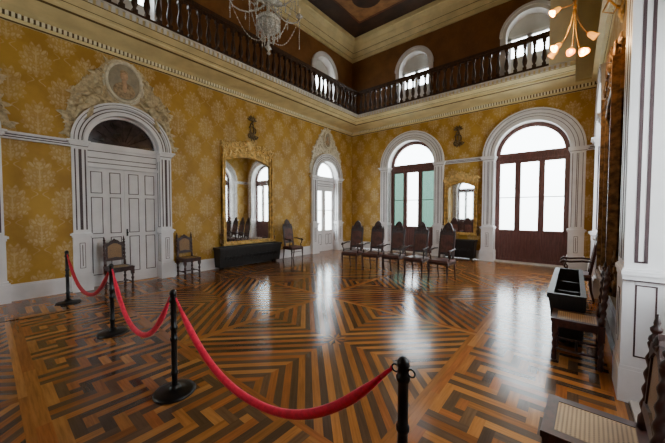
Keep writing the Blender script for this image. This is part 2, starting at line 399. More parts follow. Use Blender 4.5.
mb = MB(); sweep_prof(mb, PROF, FF, lambda e: XL+e, lambda e: XE)
mb.add([FF(XE, e, z) for e, z, _ in PROF], [tuple(range(len(PROF)))], 0)
teeth(mb, FF, XL+.05, XR-.05, .075, .042, .03, .085, 4.985, 5.06, 2); teeth(mb, FF, XL+E, XE, .11, .062, 1.0, 1.035, 5.285, 5.375, 3)
SM = PROF[:7]+[(.17, 5.16, 0), (0, 5.17, 0)]
sweep_prof(mb, SM, FF, lambda e: XE, lambda e: XR-e)
struct(mb.build('trim_15', CM), 'cream cornice and gallery ledge along the far wall', 'cornice')
mb = MB(); sweep_prof(mb, SM, FR, lambda e: YB, lambda e: D-e); teeth(mb, FR, YB, D-.1, .075, .042, .03, .085, 4.985, 5.06, 2)
struct(mb.build('trim_16', CM), 'narrow cream cornice along the right wall', 'cornice')
mb = MB()                                 # pier closing the end of the far gallery
mb.box(-.60, -.06, D-1.02, D, GZ, ZC-.05, 1); mb.box(-.60, -.34, D-1.035, D-1.02, GZ+.02, 8.1, 1)  # pier all in paler cream, standing in for light falling on it
struct(mb.build('trim_17', [M['cream'], M['pale']]), 'cream pier ending the far gallery', 'pier')
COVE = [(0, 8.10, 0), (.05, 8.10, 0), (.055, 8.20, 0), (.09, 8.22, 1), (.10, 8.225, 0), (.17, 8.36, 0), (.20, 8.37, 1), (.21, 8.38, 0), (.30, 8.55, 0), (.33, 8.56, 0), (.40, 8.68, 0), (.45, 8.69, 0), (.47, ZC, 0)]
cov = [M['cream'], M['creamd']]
for k, (T, sa, sb, lb) in enumerate(((FL, lambda e: YB+e, lambda e: D-e, 'left'), (FF, lambda e: XL+e, lambda e: XR-e, 'far'), (FR, lambda e: YB+e, lambda e: D-e, 'right'))):
    mb = MB(); sweep_prof(mb, COVE, T, sa, sb); struct(mb.build('trim_%d' % (18+k), cov), 'olive cream ceiling cove above the %s wall' % lb, 'cove')
mb = MB(); x0, x1, y0, y1 = XL, XR, YB, D
def rect(e, z): return [(x0+e, y0+e, z), (x1-e, y0+e, z), (x1-e, y1-e, z), (x0+e, y1-e, z)]
def frame(e0, e1, z, mat):
    a, b = rect(e0, z), rect(e1, z); mb.add(a+b, [(i, (i+1) % 4, 4+(i+1) % 4, 4+i) for i in range(4)], mat)
frame(0, 1.15, ZC, 0); frame(1.15, 1.2, ZC-.02, 2); frame(1.2, 1.95, ZC, 1); frame(1.95, 2.1, ZC-.01, 0)
mb.add(rect(2.1, ZC), [(0, 1, 2, 3)], 2)
for cx, cy in ((x0+2.1, y1-2.1), (x1-2.1, y1-2.1), (x0+2.1, (y0+y1)/2), (x1-2.1, (y0+y1)/2), ((x0+x1)/2, y1-2.1)):
    mb.add([(cx+.75*cos(2*pi*i/24), cy+.75*sin(2*pi*i/24), ZC-.012) for i in range(24)], [tuple(range(24))], 1)
    mb.add([(cx+.5*cos(2*pi*i/24), cy+.5*sin(2*pi*i/24), ZC-.016) for i in range(24)], [tuple(range(24))], 0)
mb.add(rect(-.3, ZC+.05), [(0, 1, 2, 3)], 0)
struct(mb.build('ceiling', [M['ceild'], M['ceilt'], M['ceilo']]), 'dark brown painted ceiling with tan framed panels', 'ceiling')

# ------------------------------------------------------------------ parquet floor
def clip(poly, a, b, c):            # keep a*x+b*y <= c
    out = []
    for i in range(len(poly)):
        p, q = poly[i], poly[(i+1) % len(poly)]; fp, fq = a*p[0]+b*p[1]-c, a*q[0]+b*q[1]-c
        if fp <= 0: out.append(p)
        if fp*fq < 0: t = fp/(fp-fq); out.append((p[0]+t*(q[0]-p[0]), p[1]+t*(q[1]-p[1])))
    return out
fm = MB()
LIGHT = [(164, 104, 50), (178, 116, 58), (152, 92, 46), (186, 126, 66), (168, 100, 50)]
DARK = [(88, 66, 48), (98, 74, 54), (78, 58, 43), (106, 78, 54)]
def plank(poly, light, ang, z=0.0):
    if len(poly) < 3: return
    c = lin(random.choice(LIGHT if light else DARK)); k = random.uniform(.85, 1.12); c = (c[0]*k, c[1]*k, c[2]*k, 1)
    ox, oy = random.uniform(0, 50), random.uniform(0, 50); ca, sa = cos(ang), sin(ang)
    fm.add([(x, y, z) for x, y in poly], [tuple(range(len(poly)))], 0, uv=[[(x*ca+y*sa+ox, -x*sa+y*ca+oy) for x, y in poly]], col=c)
def rectp(a, b, c, d): return [(a, c), (b, c), (b, d), (a, d)]
def star_square(cx, cy, h):
    bw = .055
    for a, b, c, d, an in ((-h, h, -h, -h+bw, 0), (-h, h, h-bw, h, 0), (-h, -h+bw, -h+bw, h-bw, pi/2), (h-bw, h, -h+bw, h-bw, pi/2)):
        plank(rectp(cx+a, cx+b, cy+c, cy+d), True, an)
    h -= bw; w = h*sqrt(2)/2/13.5
    for sx in (-1, 1):
        for sy in (-1, 1):
            nx, ny = -sy/sqrt(2), sx/sqrt(2); q = [(0, 0), (sx*h, 0), (sx*h, sy*h), (0, sy*h)]
            for i in range(-14, 15):
                p = clip(clip(q, nx, ny, (i+.5)*w), -nx, -ny, -(i-.5)*w)
                plank([(cx+x, cy+y) for x, y in p], i % 2 == 0, atan2(sy, sx))
    for k in range(16):             # small rosette of kites
        a0, a1 = 2*pi*k/16, 2*pi*(k+1)/16; r = .17
        plank([(cx, cy), (cx+r*cos(a0)*(1 if k % 2 else .62), cy+r*sin(a0)*(1 if k % 2 else .62)), (cx+r*cos(a1)*(.62 if k % 2 else 1), cy+r*sin(a1)*(.62 if k % 2 else 1))], k % 2 == 0, a0, .0012)
KEY = ['LLLLLLLLL', 'LDDDDDDDD', 'LDLLLLLLL', 'LDLDDDDDD', 'LDDDLLLLL', 'LLLDLDDDD', 'DDDDLDLLL', 'LLLLLDLDD', 'DDDDDDLDD']
def fret(tx, n_along, g):           # tx(i,j): cell corner -> floor point; across 18 cells, along n cells
    def cell(i, j):
        i2, j2 = i, j % 9
        if i >= 8: i2, j2 = 14-i, (8-j) % 9
        return KEY[8-j2][i2]
    used = set()
    for j in range(n_along):
        for i in range(15):
            if (i, j) in used: continue
            ch = cell(i, j); a = i
            while a+1 < 15 and cell(a+1, j) == ch and (a+1, j) not in used: a += 1
            b = j
            while b+1 < n_along and cell(i, b+1) == ch and (i, b+1) not in used: b += 1
            if a-i >= b-j: cells = [(q, j) for q in range(i, a+1)]; P = (i, a+1, j, j+1); al = 0
            else: cells = [(i, q) for q in range(j, b+1)]; P = (i, i+1, j, b+1); al = 1
            used.update(cells)
            g0 = .0
            pts = [tx(P[0]+g0, P[2]+g0), tx(P[1]-g0, P[2]+g0), tx(P[1]-g0, P[3]-g0), tx(P[0]+g0, P[3]-g0)]
            u = tx(1, 0) if al == 0 else tx(0, 1); o = tx(0, 0)
            plank(pts, ch == 'L', atan2(u[1]-o[1], u[0]-o[0]))
H2 = 1.325
for cx in (-3.6-H2, -3.6+H2):
    for k in range(4): star_square(cx, 1.45+H2+2.65*(k if k < 3 else 0)-(0 if k < 3 else 3.90), H2)
cw = 1.175/15
n = int(10.2/cw)
fret(lambda i, j: (-.875+i*cw, -.785+j*cw), n, 0)
fret(lambda i, j: (-6.325-i*cw, -.785+j*cw), n, 0)
cw2 = 1.16/15
fret(lambda i, j: (-.95-j*cw2, .29+i*cw2), int(5.3/cw2), 0)
fret(lambda i, j: (-.95-j*cw2, 9.38+i*cw2*.93), int(5.3/cw2), 0)
for a, b, c, d, an in ((-.95, -.875, .2, 9.45, 1.57), (-6.325, -6.25, .2, 9.45, 1.57), (-7.6, .42, .2, .29, 0)):
    L = (b-a) if an == 0 else (d-c); k = max(1, int(L/1.1))
    for i in range(k):
        q = (a+(b-a)*i/k, a+(b-a)*(i+1)/k, c, d) if an == 0 else (a, b, c+(d-c)*i/k, c+(d-c)*(i+1)/k)
        plank(rectp(*q), True, an, .0006)
y = -3.6
while y < 10.5:                     # border boards along the two long walls and corners
    for a, b in ((.30, .36), (.36, .42), (.42, .80), (-7.56, -7.5), (-8.0, -7.56)): plank(rectp(a, b, y, y+.9), b in (.36, -7.56), 1.57, -.0004)
    y += .9
plank(rectp(XL-.4, XR+.4, YB-.3, D+.4), False, 0, -.004); plank(rectp(-.95, .3, 9.35, D), False, 0, -.0008)
struct(fm.build('floor', M['floor'], recalc=False), 'varnished two-tone parquet floor with stars and fret bands', 'floor')

# ------------------------------------------------------------------ windows and doors
def half_disc(c, z, r, n=24): return [(c+r*cos(pi*i/n), z+r*sin(pi*i/n)) for i in range(n+1)]
def glazed(name, T, c, r, sp, dep, label, wm='doorwood', side='glass', z0=.03):
    fr = MB(); d0, d1 = -dep-.05, -dep+.03
    B = lambda a0, a1, b0, b1, e=0, m=0: fr.box(c+a0*r, c+a1*r, d0-e, d1+e, b0, b1, m, T)
    zg, zt, zm = 1.02, 3.13, 2.05
    cols = ((-.87, -.43), (-.27, .22), (.38, .87))
    xs = [-1.02]+[q for ab in cols for q in ab]+[1.02]
    for a, b in zip(xs[::2], xs[1::2]): B(a, b, z0, zt)
    for a, b in ((-.35, -.345), (.295, .30)): fr.box(c+a*r-.006, c+b*r+.006, d1, d1+.012, z0, zt, 0, T)
    B(-1.02, 1.02, zt, SF+.07 if sp == SF else sp); B(-1.0, 1.0, zt+.10, zt+.16, .02); B(-1.0, 1.0, sp+.0, sp+.06, .02)
    for a, b in cols: B(a, b, zm-.012, zm+.012, -.02); B(a, b, .95, zg); B(a, b, z0, .12)
    fr.arc(c, sp, r-.10, r+.03, d0, d1, T, 0); fr.arc(c, sp, r-.12, r-.10, d0+.02, d1+.015, T, 0)
    o = struct(fr.build(name, M[wm]), label, 'window')
    for k, (a, b) in enumerate(cols):
        g = side if k != 1 else 'glass'
        for u, v in ((zg, zm), (zm, zt)):
            p = MB(); p.box(c+a*r, c+b*r, -dep-.013, -dep-.007, u, v, 0, T); p.build('pane', M[g], o)
        p = MB(); p.box(c+a*r, c+b*r, d0+.02, d1-.02, .12, .95, 0, T); nb = 5
        for i in range(nb):
            x0 = c+a*r+(b-a)*r*(i+.08)/nb; x1 = c+a*r+(b-a)*r*(i+.92)/nb; p.box(x0, x1, d1-.02, d1-.008, .18, .89, 0, T)
        p.build('panel', M[wm], o)
    p = MB(); p.prism(half_disc(c, sp+.06, r-.1), -dep-.013, -dep-.007, T); p.build('fanlight', M['glass'], o)
    s = MB(); s.box(c-r, c+r, -dep-.06, .06, 0, .03, 0, T); s.build('sill', M['marble'], o)
    return o
glazed('window_1', FF, -4.87, .94, SF, .25, 'far left arched window with green tinted side panes', side='green')
glazed('window_2', FF, -1.06, .94, SF, .25, 'far right arched glazed door with red-brown panels')
glazed('window_3', FR, 2.48, .94, 3.85, .34, 'nearest arched window in the right wall')
glazed('window_4', FR, 8.48, .94, SF, .25, 'arched window in the right wall near the far corner')
for k, (c, r, z, _) in enumerate(WB): glazed('window_%d' % (5+k), FB, c, r, SF, .25, 'arched window behind the viewer')

def closed_door(name, c, label):
    T = FL; r, dep, sp = .67, .12, SL; L, K = 0, 1
    fr = MB(); B = lambda s0, s1, z0, z1, d0=-dep-.05, d1=-dep, m=0: fr.box(s0, s1, d0, d1, z0, z1, m, T)
    B(c-r, c+r, 2.52, sp+.02, d1=-dep+.03); B(c-r, c+r, 2.92, sp+.03, d1=-dep+.06); B(c-r, c+r, 2.52, 2.58, d1=-dep+.05)
    for z, h in ((2.62, .008), (2.72, .008), (2.86, .008)): B(c-r+.03, c+r-.03, z-h, z+h, -dep+.03, -dep+.033, 1)
    for s in (-1, 1): B(c+s*(r-.03), c+s*(r-.024), 2.62, 2.86, -dep+.03, -dep+.033, 1)
    fr.arc(c, sp, r-.045, r+.02, -dep-.05, -dep+.02, T, 0); fr.box(c-r-.02, c+r+.02, -dep-.07, -dep-.05, 0, sp+.05, 0, T); fr.prism(half_disc(c, sp, r+.02), -dep-.07, -dep-.06, T)
    o = struct(fr.build(name, [M['white'], M['line']]), label, 'door')
    p = MB(); p.prism(half_disc(c, sp+.02, r-.04), -dep-.03, -dep-.02, T)
    p.build('fanlight', M['fan'], o)
    q = MB()
    for i in range(-4, 5):
        a = pi/2+i*pi/9; q.tube([T(c+.12*cos(a), -dep-.015, sp+.03+.12*sin(a)), T(c+.54*cos(a), -dep-.015, sp+.03+.54*sin(a))], .007, 4)
    q.build('fanlight_bar', M['fan'], o)
    for g in (-1, 1):
        lf = MB(); a, b = (c-r, c-.001) if g < 0 else (c+.001, c+r); lf.box(a, b, -dep-.045, -dep-.005, .003, 2.53, 0, T)
        for k in range(2):
            x0 = a+.075+k*(b-a)*.485; x1 = x0+(b-a)*.30
            for z0, z1 in ((.24, 1.04), (1.12, 1.90), (1.98, 2.44)):
                d = -dep-.005; w = .014
                for u0, u1, v0, v1 in ((x0, x1, z0, z0+w), (x0, x1, z1-w, z1), (x0, x0+w, z0+w, z1-w), (x1-w, x1, z0+w, z1-w)): lf.box(u0, u1, d, d+.004, v0, v1, 1, T)
                lf.box(x0+.02, x1-.02, d, d+.010, z0+.02, z1-.02, 0, T)
        lo = lf.build('door_leaf', [M['white'], M['line']], o)
        if g > 0:
            kb = MB(); kb.ell(T(c+.035, -dep+.03, 1.12), (.022, .022, .022)); kb.box(c+.02, c+.05, -dep-.005, -dep+.004, 1.04, 1.2, 0, T); kb.build('knob', M['iron'], lo)
    return o
closed_door('door_1', 2.03, 'closed white panelled double door under the dark fanlight')
closed_door('door_2', -.69, 'white panelled door beyond the left edge of the view')

def glazed_white(name, c, label):
    T = FL; r, dep, sp = .62, .15, SL-.03
    fr = MB(); d0, d1 = -dep-.05, -dep
    B = lambda a0, a1, z0, z1, e=0, m=0, dd=None: fr.box(c+a0, c+a1, d0-e if dd is None else dd[0], d1+e if dd is None else dd[1], z0, z1, m, T)
    B(-r, r, 2.50, sp+.02); B(-r, r, 2.88, sp+.03, .02); B(-r, r, 2.5, 2.56, .02)
    for z in (2.62, 2.70, 2.82): B(-r+.03, r-.03, z-.008, z+.008, m=1, dd=(d1, d1+.003))
    fr.arc(c, sp, r-.06, r+.02, d0, d1, T)
    o = struct(fr.build(name, [M['white'], M['line']]), label, 'door')
    for g in (-1, 1):
        lf = MB(); a, b = (c-r, c-.001) if g < 0 else (c+.001, c+r)
        for u, v in ((a, a+.10), (b-.10, b)): lf.box(u, v, d0, d1, .003, 2.51, 0, T)
        for u, v in ((.003, .22), (.72, .84), (1.635, 1.665), (2.42, 2.5)): lf.box(a+.1, b-.1, d0, d1, u, v, 0, T)
        lf.box(a+.1, b-.1, d0+.015, d1-.01, .22, .72, 0, T)
        for x0, x1 in ((a+.13, (a+b)/2-.02), ((a+b)/2+.02, b-.13)):
            for u0, u1, v0, v1 in ((x0, x1, .26, .275), (x0, x1, .665, .68), (x0, x0+.014, .26, .68), (x1-.014, x1, .26, .68)): lf.box(u0, u1, d1-.01, d1-.006, v0, v1, 1, T)
        lo = lf.build('door_leaf', [M['white'], M['line']], o)
        for u, v in ((.84, 1.635), (1.665, 2.42)):
            p = MB(); p.box(a+.1, b-.1, -dep-.03, -dep-.024, u, v, 0, T); p.build('pane', M['glass'], lo)
    p = MB(); p.prism(half_disc(c, sp+.02, r-.05), -dep-.03, -dep-.024, T); p.build('fanlight', M['glass'], o)
    return o
glazed_white('door_3', 8.80, 'glazed white double door letting in daylight beside the far corner')

def upper_window(name, T, c, r, sp, label):
    fr = MB(); dep = .28
    fr.arc(c, sp, r-.02, r+.14, -dep, .05, T); fr.arc(c, sp, r+.08, r+.16, 0, .08, T)
    for g in (-1, 1): fr.box(*sorted((c+g*(r-.02), c+g*(r+.14))), -dep, .05, GZ, sp, 0, T)
    d = -dep
    for a, b in ((-r, -r+.12), (-.06, .06), (r-.12, r)): fr.box(c+a, c+b, d, d+.05, GZ, 7.05, 0, T)
    fr.box(c-r, c+r, d, d+.05, 6.98, 7.08, 0, T)
    o = struct(fr.build(name, M['white']), label, 'window')
    p = MB(); p.prism(half_disc(c, sp+.03, r), d+.01, d+.03, T); p.build('lunette_panel', M['shut'], o)
    for a, b in ((-r+.12, -.06), (.06, r-.12)):
        p = MB(); p.box(c+a, c+b, d+.01, d+.03, GZ, 6.42, 0, T); p.build('panel', M['shut'], o)
        p = MB(); p.box(c+a, c+b, d+.015, d+.022, 6.42, 6.99, 0, T); p.build('pane', M['glass'], o)
    return o
for k, (T, (c, r, sp, _), lb) in enumerate(((FL, UL[0], 'white arched gallery window high above the closed door'), (FL, UL[1], 'white arched gallery window nearest the corner on the left'),
        (FF, UF[0], 'white arched gallery window over the far left window'), (FF, UF[1], 'white arched gallery window beside the cream pier'))):
    upper_window('window_%d' % (7+k), T, c, r, sp, lb)

# ------------------------------------------------------------------ gallery balustrades
def balustrade(T, a, b, label, at, ends):
    o = thing('balustrade', label, 'balustrade', at)
    d = .92; rl = MB(); rl.box(a, b, d-.06, d+.06, 6.24, 6.31, 0, T); rl.box(a, b, d-.04, d+.04, 6.31, 6.335, 0, T); rl.box(a, b, d-.035, d+.035, 6.20, 6.24, 0, T)
    rl.build('handrail', M['rail'], o, at)
    br = MB(); br.box(a, b, d-.06, d+.06, GZ+.01, GZ+.08, 0, T); br.build('bottom_rail', M['rail'], o, at)
    n = int((b-a)/.21); me = None
    for i in range(n):
        s = a+(b-a)*(i+.5)/n; w = T(s, d, 0)
        if me is None:
            p = MB(); p.box(-.045, .045, -.045, .045, GZ+.08, GZ+.16); p.box(-.045, .045, -.045, .045, 6.12, 6.20)
            p.lathe([(.035, GZ+.16), (.028, GZ+.2), (.05, GZ+.25), (.062, GZ+.33), (.05, GZ+.43), (.03, GZ+.54), (.024, GZ+.62), (.036, GZ+.64), (.03, GZ+.67), (.036, GZ+.72)], n=10)
            q = p.build('baluster', M['rail'], o); me = q.data
        else: q = bpy.data.objects.new('baluster', me); C.objects.link(q); q.parent = o
        q.location = (w[0]-at[0], w[1]-at[1], -at[2])
    return o
balustrade(FL, .6, D-.92, 'dark turned wooden balustrade along the left gallery', (XL+.92, 5, GZ+.01), 0)
balustrade(FF, XL+.985, -.60, 'dark turned wooden balustrade along the far gallery', (-3.6, D-.92, GZ+.01), 0)

# ------------------------------------------------------------------ stucco reliefs, ornaments
def relief(c, zs, r, top, label, at_d=0, mat='stucco', wide=1.0, medal=(.32, .41), zc=None, putti=True):
    T = FL; at = T(c, 0, zs); o = thing('stucco_relief', label, 'relief', at)
    zc = zc or top-medal[1]-.06
    bk = MB(); lf = []
    # background plaque following the arch
    ro = r+.02; n = 24; inn = [(c-ro*cos(pi*(.03+.94*i/n)), zs+ro*sin(pi*(.03+.94*i/n))) for i in range(n+1)]; out = []
    for i in range(n+1):
        t = -1+2*i/n; u = abs(t); env = top-.02 if u < .22 else top-.02-(u-.22)/.78*(top-zs-.80) if u < .9 else zs+.62-(u-.9)*5
        x = c+wide*max(-1, min(1, t*1.04)); out.append((x+.02*(-1)**i, max(env+.03*(-1)**i, zs+ro*sin(math.acos(max(-1, min(1, (x-c)/ro))))+.02 if abs(x-c) < ro else zs+.1)))
    q = [T(a, d, b) for d in (.002, .03) for p in (inn, out) for a, b in p]; m = n+1
    bk.add(q, [(2*m+i, 2*m+i+1, 3*m+i+1, 3*m+i) for i in range(n)]+[(m+i, m+i+1, 3*m+i+1, 3*m+i) for i in range(n)])
    bk.build('plaque', M[mat], o, at)
    rnd = random.Random(int(c*100)); fo = MB()
    for i in range(170):
        k = rnd.randrange(n+1); f = rnd.random(); x = inn[k][0]+(out[k][0]-inn[k][0])*f; z = inn[k][1]+(out[k][1]-inn[k][1])*f
        if ((x-c)/medal[0])**2+((z-zc)/medal[1])**2 < 1.15: continue
        a = atan2(z-zs, x-c)+rnd.uniform(-1.1, 1.1)
        fo.leaf((x-.05*cos(a), .02, z-.05*sin(a)), .10+.09*rnd.random(), .028+.024*rnd.random(), a, T, .03+.035*rnd.random())
    for g in (-1, 1):
        fo.scroll((c+g*(wide-.10), .02, zs+.40), .085, 1.4, pi/2, T, .022, .03, g); fo.scroll((c+g*(wide-.2), .02, zs+.66), .085, 1.3, 0, T, .02, .03, -g)
        fo.scroll((c+g*(medal[0]+.12), .02, zc-.28), .09, 1.3, pi, T, .02, .04, g); fo.scroll((c+g*(medal[0]+.10), .02, zc+.12), .07, 1.2, pi, T, .018, .04, -g)
    fo.build('acanthus_foliage', M[mat], o, at)
    if putti:
        for g in (-1, 1):
            ft = MB(); x = c+g*.56; z = zs+.86
            ft.ell((x, .07, z), (.10, .07, .17), Matrix.Rotation(-g*.6, 3, 'Y'), 10, T=T); ft.ell((x-g*.10, .08, z+.21), (.065, .06, .075), None, 10, T=T)
            ft.tube([T(x+g*.05, .07, z-.12), T(x+g*.20, .09, z-.2), T(x+g*.27, .06, z-.4)], [.06, .045, .025], 8); ft.tube([T(x, .07, z-.14), T(x+g*.06, .1, z-.3), T(x+g*.16, .06, z-.42)], [.055, .045, .025], 8)
            ft.tube([T(x-g*.05, .09, z+.1), T(x-g*.2, .11, z+.06), T(x-g*.26, .08, z+.15)], [.035, .028, .02], 8); ft.tube([T(x+g*.06, .08, z+.1), T(x+g*.2, .1, z+.08), T(x+g*.31, .06, z-.03)], [.035, .028, .02], 8)
            for j in range(4): ft.leaf((x+g*.04, .03, z+.1), .22, .035, (pi/2-g*(.5+.28*j)), T, .05)
            ft.build('cherub', M[mat], o, at)
    me = MB(); pts = [T(c+medal[0]*cos(2*pi*i/32), .06, zc+medal[1]*sin(2*pi*i/32)) for i in range(33)]
    me.tube(pts, .032, 8); me.tube([T(c+(medal[0]+.05)*cos(2*pi*i/32), .035, zc+(medal[1]+.05)*sin(2*pi*i/32)) for i in range(33)], .02, 6)
    mo = me.build('medallion_frame', M['stuccow'], o, at)
    p = MB(); p.prism([(c+medal[0]*cos(2*pi*i/32), zc+medal[1]*sin(2*pi*i/32)) for i in range(32)], .02, .05, T)
    s = medal[0]/.24
    p.ell((c, .05, zc+.10*s), (.055*s, .03, .075*s), None, 10, 1, T); p.ell((c, .045, zc+.16*s), (.06*s, .025, .04*s), None, 10, 2, T)
    p.ell((c, .045, zc-.13*s), (.16*s, .03, .13*s), None, 12, 2, T); p.ell((c, .05, zc), (.035*s, .03, .06*s), None, 8, 1, T); p.ell((c, .066, zc-.09*s), (.035*s, .02, .09*s), None, 8, 1, T)
    p.build('portrait', [M['por'], M['skin'], M['coat']], mo, at)
    return o
rel = relief(2.03, SL, .91, 4.87, 'beige stucco relief with oval portrait above the closed door', zc=4.40)
relief(8.80, SL-.03, .92, 4.86, 'pale stucco cartouche with oval head above the glazed white door', mat='stuccow', wide=.88, medal=(.19, .30), zc=4.42, putti=False)
r2 = copy_tree(rel); r2.location = (XL, -.69, SL); r2['label'] = 'partial stucco relief cut off at the left edge of the photo'

def monogram(T, c, z0, z1, label):
    at = T(c, 0, z0); o = thing('wall_ornament', label, 'ornament', at); h = z1-z0; mb = MB()
    X = lambda u, v, d=.03: T(c+u*h, d, z0+v*h)
    def sm(pts, r):
        P = []; n = len(pts)
        for i in range(n-1):
            p0, p1, p2, p3 = pts[max(i-1, 0)], pts[i], pts[i+1], pts[min(i+2, n-1)]
            for k in range(5):
                t = k/5; P.append(tuple(.5*(2*p1[q]+(p2[q]-p0[q])*t+(2*p0[q]-5*p1[q]+4*p2[q]-p3[q])*t*t+(3*p1[q]-p0[q]-3*p2[q]+p3[q])*t**3) for q in (0, 1)))
        P.append(pts[-1]); mb.tube([X(u, v, .03+.012*sin(i*.7)) for i, (u, v) in enumerate(P)], r, 6)
    sm([(-.10, .88), (.02, .80), (.06, .5), (.02, .2), (-.12, .10), (-.2, .22), (-.12, .30)], .022)
    sm([(.12, .88), (-.06, .72), (-.10, .4), (0, .14), (.18, .10), (.3, .22)], .022)
    sm([(-.18, .55), (0, .62), (.16, .52), (.14, .34), (0, .30), (-.14, .38)], .018)
    lt = MB(); lt.ell((c, .04, z0+.9*h), (.07*h, .03, .06*h), T=T)
    for a in (.2, .7, 1.2, 1.9, 2.4, 2.9): lt.leaf((c, .02, z0+.86*h), .26*h, .05*h, a, T, .04)
    lt.build('leaf_crown', M['bronze'], o, at); lv = MB()
    for a in (-.4, .2, 2.9, 3.6, -1.2, -1.9): lv.leaf((c+.02*h, .02, z0+.20*h), .24*h, .045*h, a, T, .04)
    mb.build('cipher', M['bronze'], o, at); lv.build('leaf_spray', M['bronze'], o, at); return o
monogram(FL, 5.32, 3.76, 4.46, 'small bronze cipher ornament above the tall left mirror')
monogram(FF, -3.14, 3.82, 4.50, 'small bronze cipher ornament above the far mirror')

# ------------------------------------------------------------------ gilded mirrors
def gilt_mirror(T, c, w, z0, zs, zt, label, rise=.18, fw=.14, gold='gold', legs=True, dproj=.12, gz=.12):
    at = T(c, 0, z0); o = thing('gilded_mirror', label, 'mirror', at); h = w/2
    arch = lambda s, r=rise: zs-gz+r*cos(min(1, abs(s-c)/(h-fw))*pi/2)
    def rail(name, boxes):
        mb = MB()
        for q in boxes: mb.box(*q, T=T) if len(q) == 6 else mb.box(*q[:6], q[6], T)
        return mb
    for g in (-1, 1):
        a, b = sorted((c+g*h, c+g*(h-fw))); mb = MB()
        mb.box(a, b, 0, dproj*.45, z0, zs, 0, T); e0, e1 = sorted((c+g*h, c+g*(h-fw*.30))); mb.box(e0, e1, 0, dproj, z0, zs, 0, T)
        e0, e1 = sorted((c+g*(h-fw*.78), c+g*(h-fw))); mb.box(e0, e1, 0, dproj*.7, z0, zs, 0, T)
        z = z0+.12; k = 0
        while z < zs-.1:
            mb.leaf((c+g*(h-fw*.54), dproj*.45, z), .10, .026, pi/2+(.5 if k % 2 else -.5), T, .025); z += .075; k += 1
        mb.build('side_rail', M[gold], o, at)
    mb = MB(); mb.box(c-h, c+h, 0, dproj*.8, z0, z0+fw*.8, 0, T); mb.box(c-h-.02, c+h+.02, 0, dproj*1.1, z0, z0+.04, 0, T)
    for i in range(int(w/.09)): mb.leaf((c-h+.06+i*.09, dproj*.8, z0+.05), .07, .03, .8, T, .025)
    mb.build('bottom_rail', M[gold], o, at)
    n = 16; xs = [c-h+fw+(w-2*fw)*i/n for i in range(n+1)]
    gl = MB(); gl.prism([(c-h+fw, z0+fw*.7), (c+h-fw, z0+fw*.7)]+[(x, arch(x)) for x in xs[::-1]], .02, .035, T); gl.build('mirror_glass', M['mirror'], o, at)
    # pediment: curved head with volutes, leaves and a pierced cartouche
    ht = zt-zs; hd = MB(); ys = [-h, -h*.93, -h*.8, -h*.55, -h*.28, 0, h*.28, h*.55, h*.8, h*.93, h]; tp = [.22, .45, .40, .46, .72, .86, .72, .46, .40, .45, .22]
    hd.prism([(x, arch(x)) for x in xs]+[(c+h-fw, zs-gz-.08), (c+h+.01, zs-gz-.08)]+[(c+y, zs+ht*t) for y, t in list(zip(ys, tp))[::-1]]+[(c-h-.01, zs-gz-.08), (c-h+fw, zs-gz-.08)], 0, dproj*.55, T)
    hd.tube([T(x, dproj*.6, arch(x)+.02) for x in xs], .022, 6); hd.build('head_rail', M[gold], o, at)
    cr = MB(); rnd = random.Random(int(c*31)+5)
    for g in (-1, 1):
        cr.scroll((c+g*h*.90, dproj*.6, zs+ht*.22), .10, 1.5, pi/2, T, .025, .03, g); cr.scroll((c+g*h*.60, dproj*.6, zs+ht*.33), .09, 1.4, 0, T, .022, .03, -g); cr.scroll((c+g*h*.34, dproj*.6, zs+ht*.52), .10, 1.4, pi, T, .024, .04, g)
        for i in range(46):
            u = rnd.random(); x = c+g*h*u; z = zs+ht*(.18+.42*(1-u)*rnd.random()+.1); cr.leaf((x, dproj*.5, z), .09+.08*rnd.random(), .025+.02*rnd.random(), (rnd.uniform(-.3, 2.2) if g > 0 else pi-rnd.uniform(-.3, 2.2)), T, .05)
    for i in range(9): cr.leaf((c, dproj*.7, zs+ht*.55), ht*.5, .045, pi/2+(i-4)*.36, T, .06)
    for g in (-1, 1):
        for i in range(14):
            t = i/13; x = c+g*(h*.96-(h*.9)*t); z = arch(x)+.05+(.06 if i % 2 else .10); cr.leaf((x, dproj*.55, z+rnd.uniform(-.02, .05)), rnd.uniform(.09, .17), rnd.uniform(.025, .045), pi/2+g*rnd.uniform(-1.2, 1.4), T, .05)
        cr.leaf((c+g*h*.82, dproj*.5, zs+ht*.1), .16, .05, pi/2-g*.7, T, .06); cr.leaf((c+g*h*.90, dproj*.5, zs-gz*.3), .14, .05, pi/2-g*.5, T, .06)
    cr.ell((c, dproj*.7, zs+ht*.5), (.10, .06, .13), T=T)
    cr.build('carved_crest', M['gilt'] if gold == 'gold' else M[gold], o, at)
    if legs:
        for g in (-1, 1):
            br = MB(); x = c+g*(h+.03); br.scroll((x, .06, z0+.12), .07, 1.3, -pi/2, T, .022, .03, g); br.scroll((x, .06, z0+.30), .055, 1.2, pi/2, T, .018, .03, -g)
            br.tube([T(x, .07, z0), T(x+g*.03, .07, z0+.2), T(x, .08, z0+.37)], [.03, .022, .02], 6); bo = br.build('scroll_bracket', M['golddark'], o, at); fi = MB(); fi.lathe([(.03, z0+.36), (.018, z0+.39), (.028, z0+.42), (.012, z0+.46), (.012, z0+.52)], (x, .09, 0), 8, T=T); fi.build('finial', M['golddark'], bo, at)
    return o
gilt_mirror(FL, 5.15, 1.74, .64, 3.36, 3.72, 'tall gilded pier mirror on the left wall with carved crest', dproj=.13, fw=.10, gz=.33)
gilt_mirror(FF, -3.01, 1.06, .80, 2.56, 2.98, 'narrow gilded mirror between the two far windows', fw=.10, legs=True, rise=.14)
gilt_mirror(FR, 5.45, 1.74, .64, 3.36, 3.78, 'tall gilded mirror on the right wall seen almost edge-on', gold='golddark', dproj=.16, gz=.33)

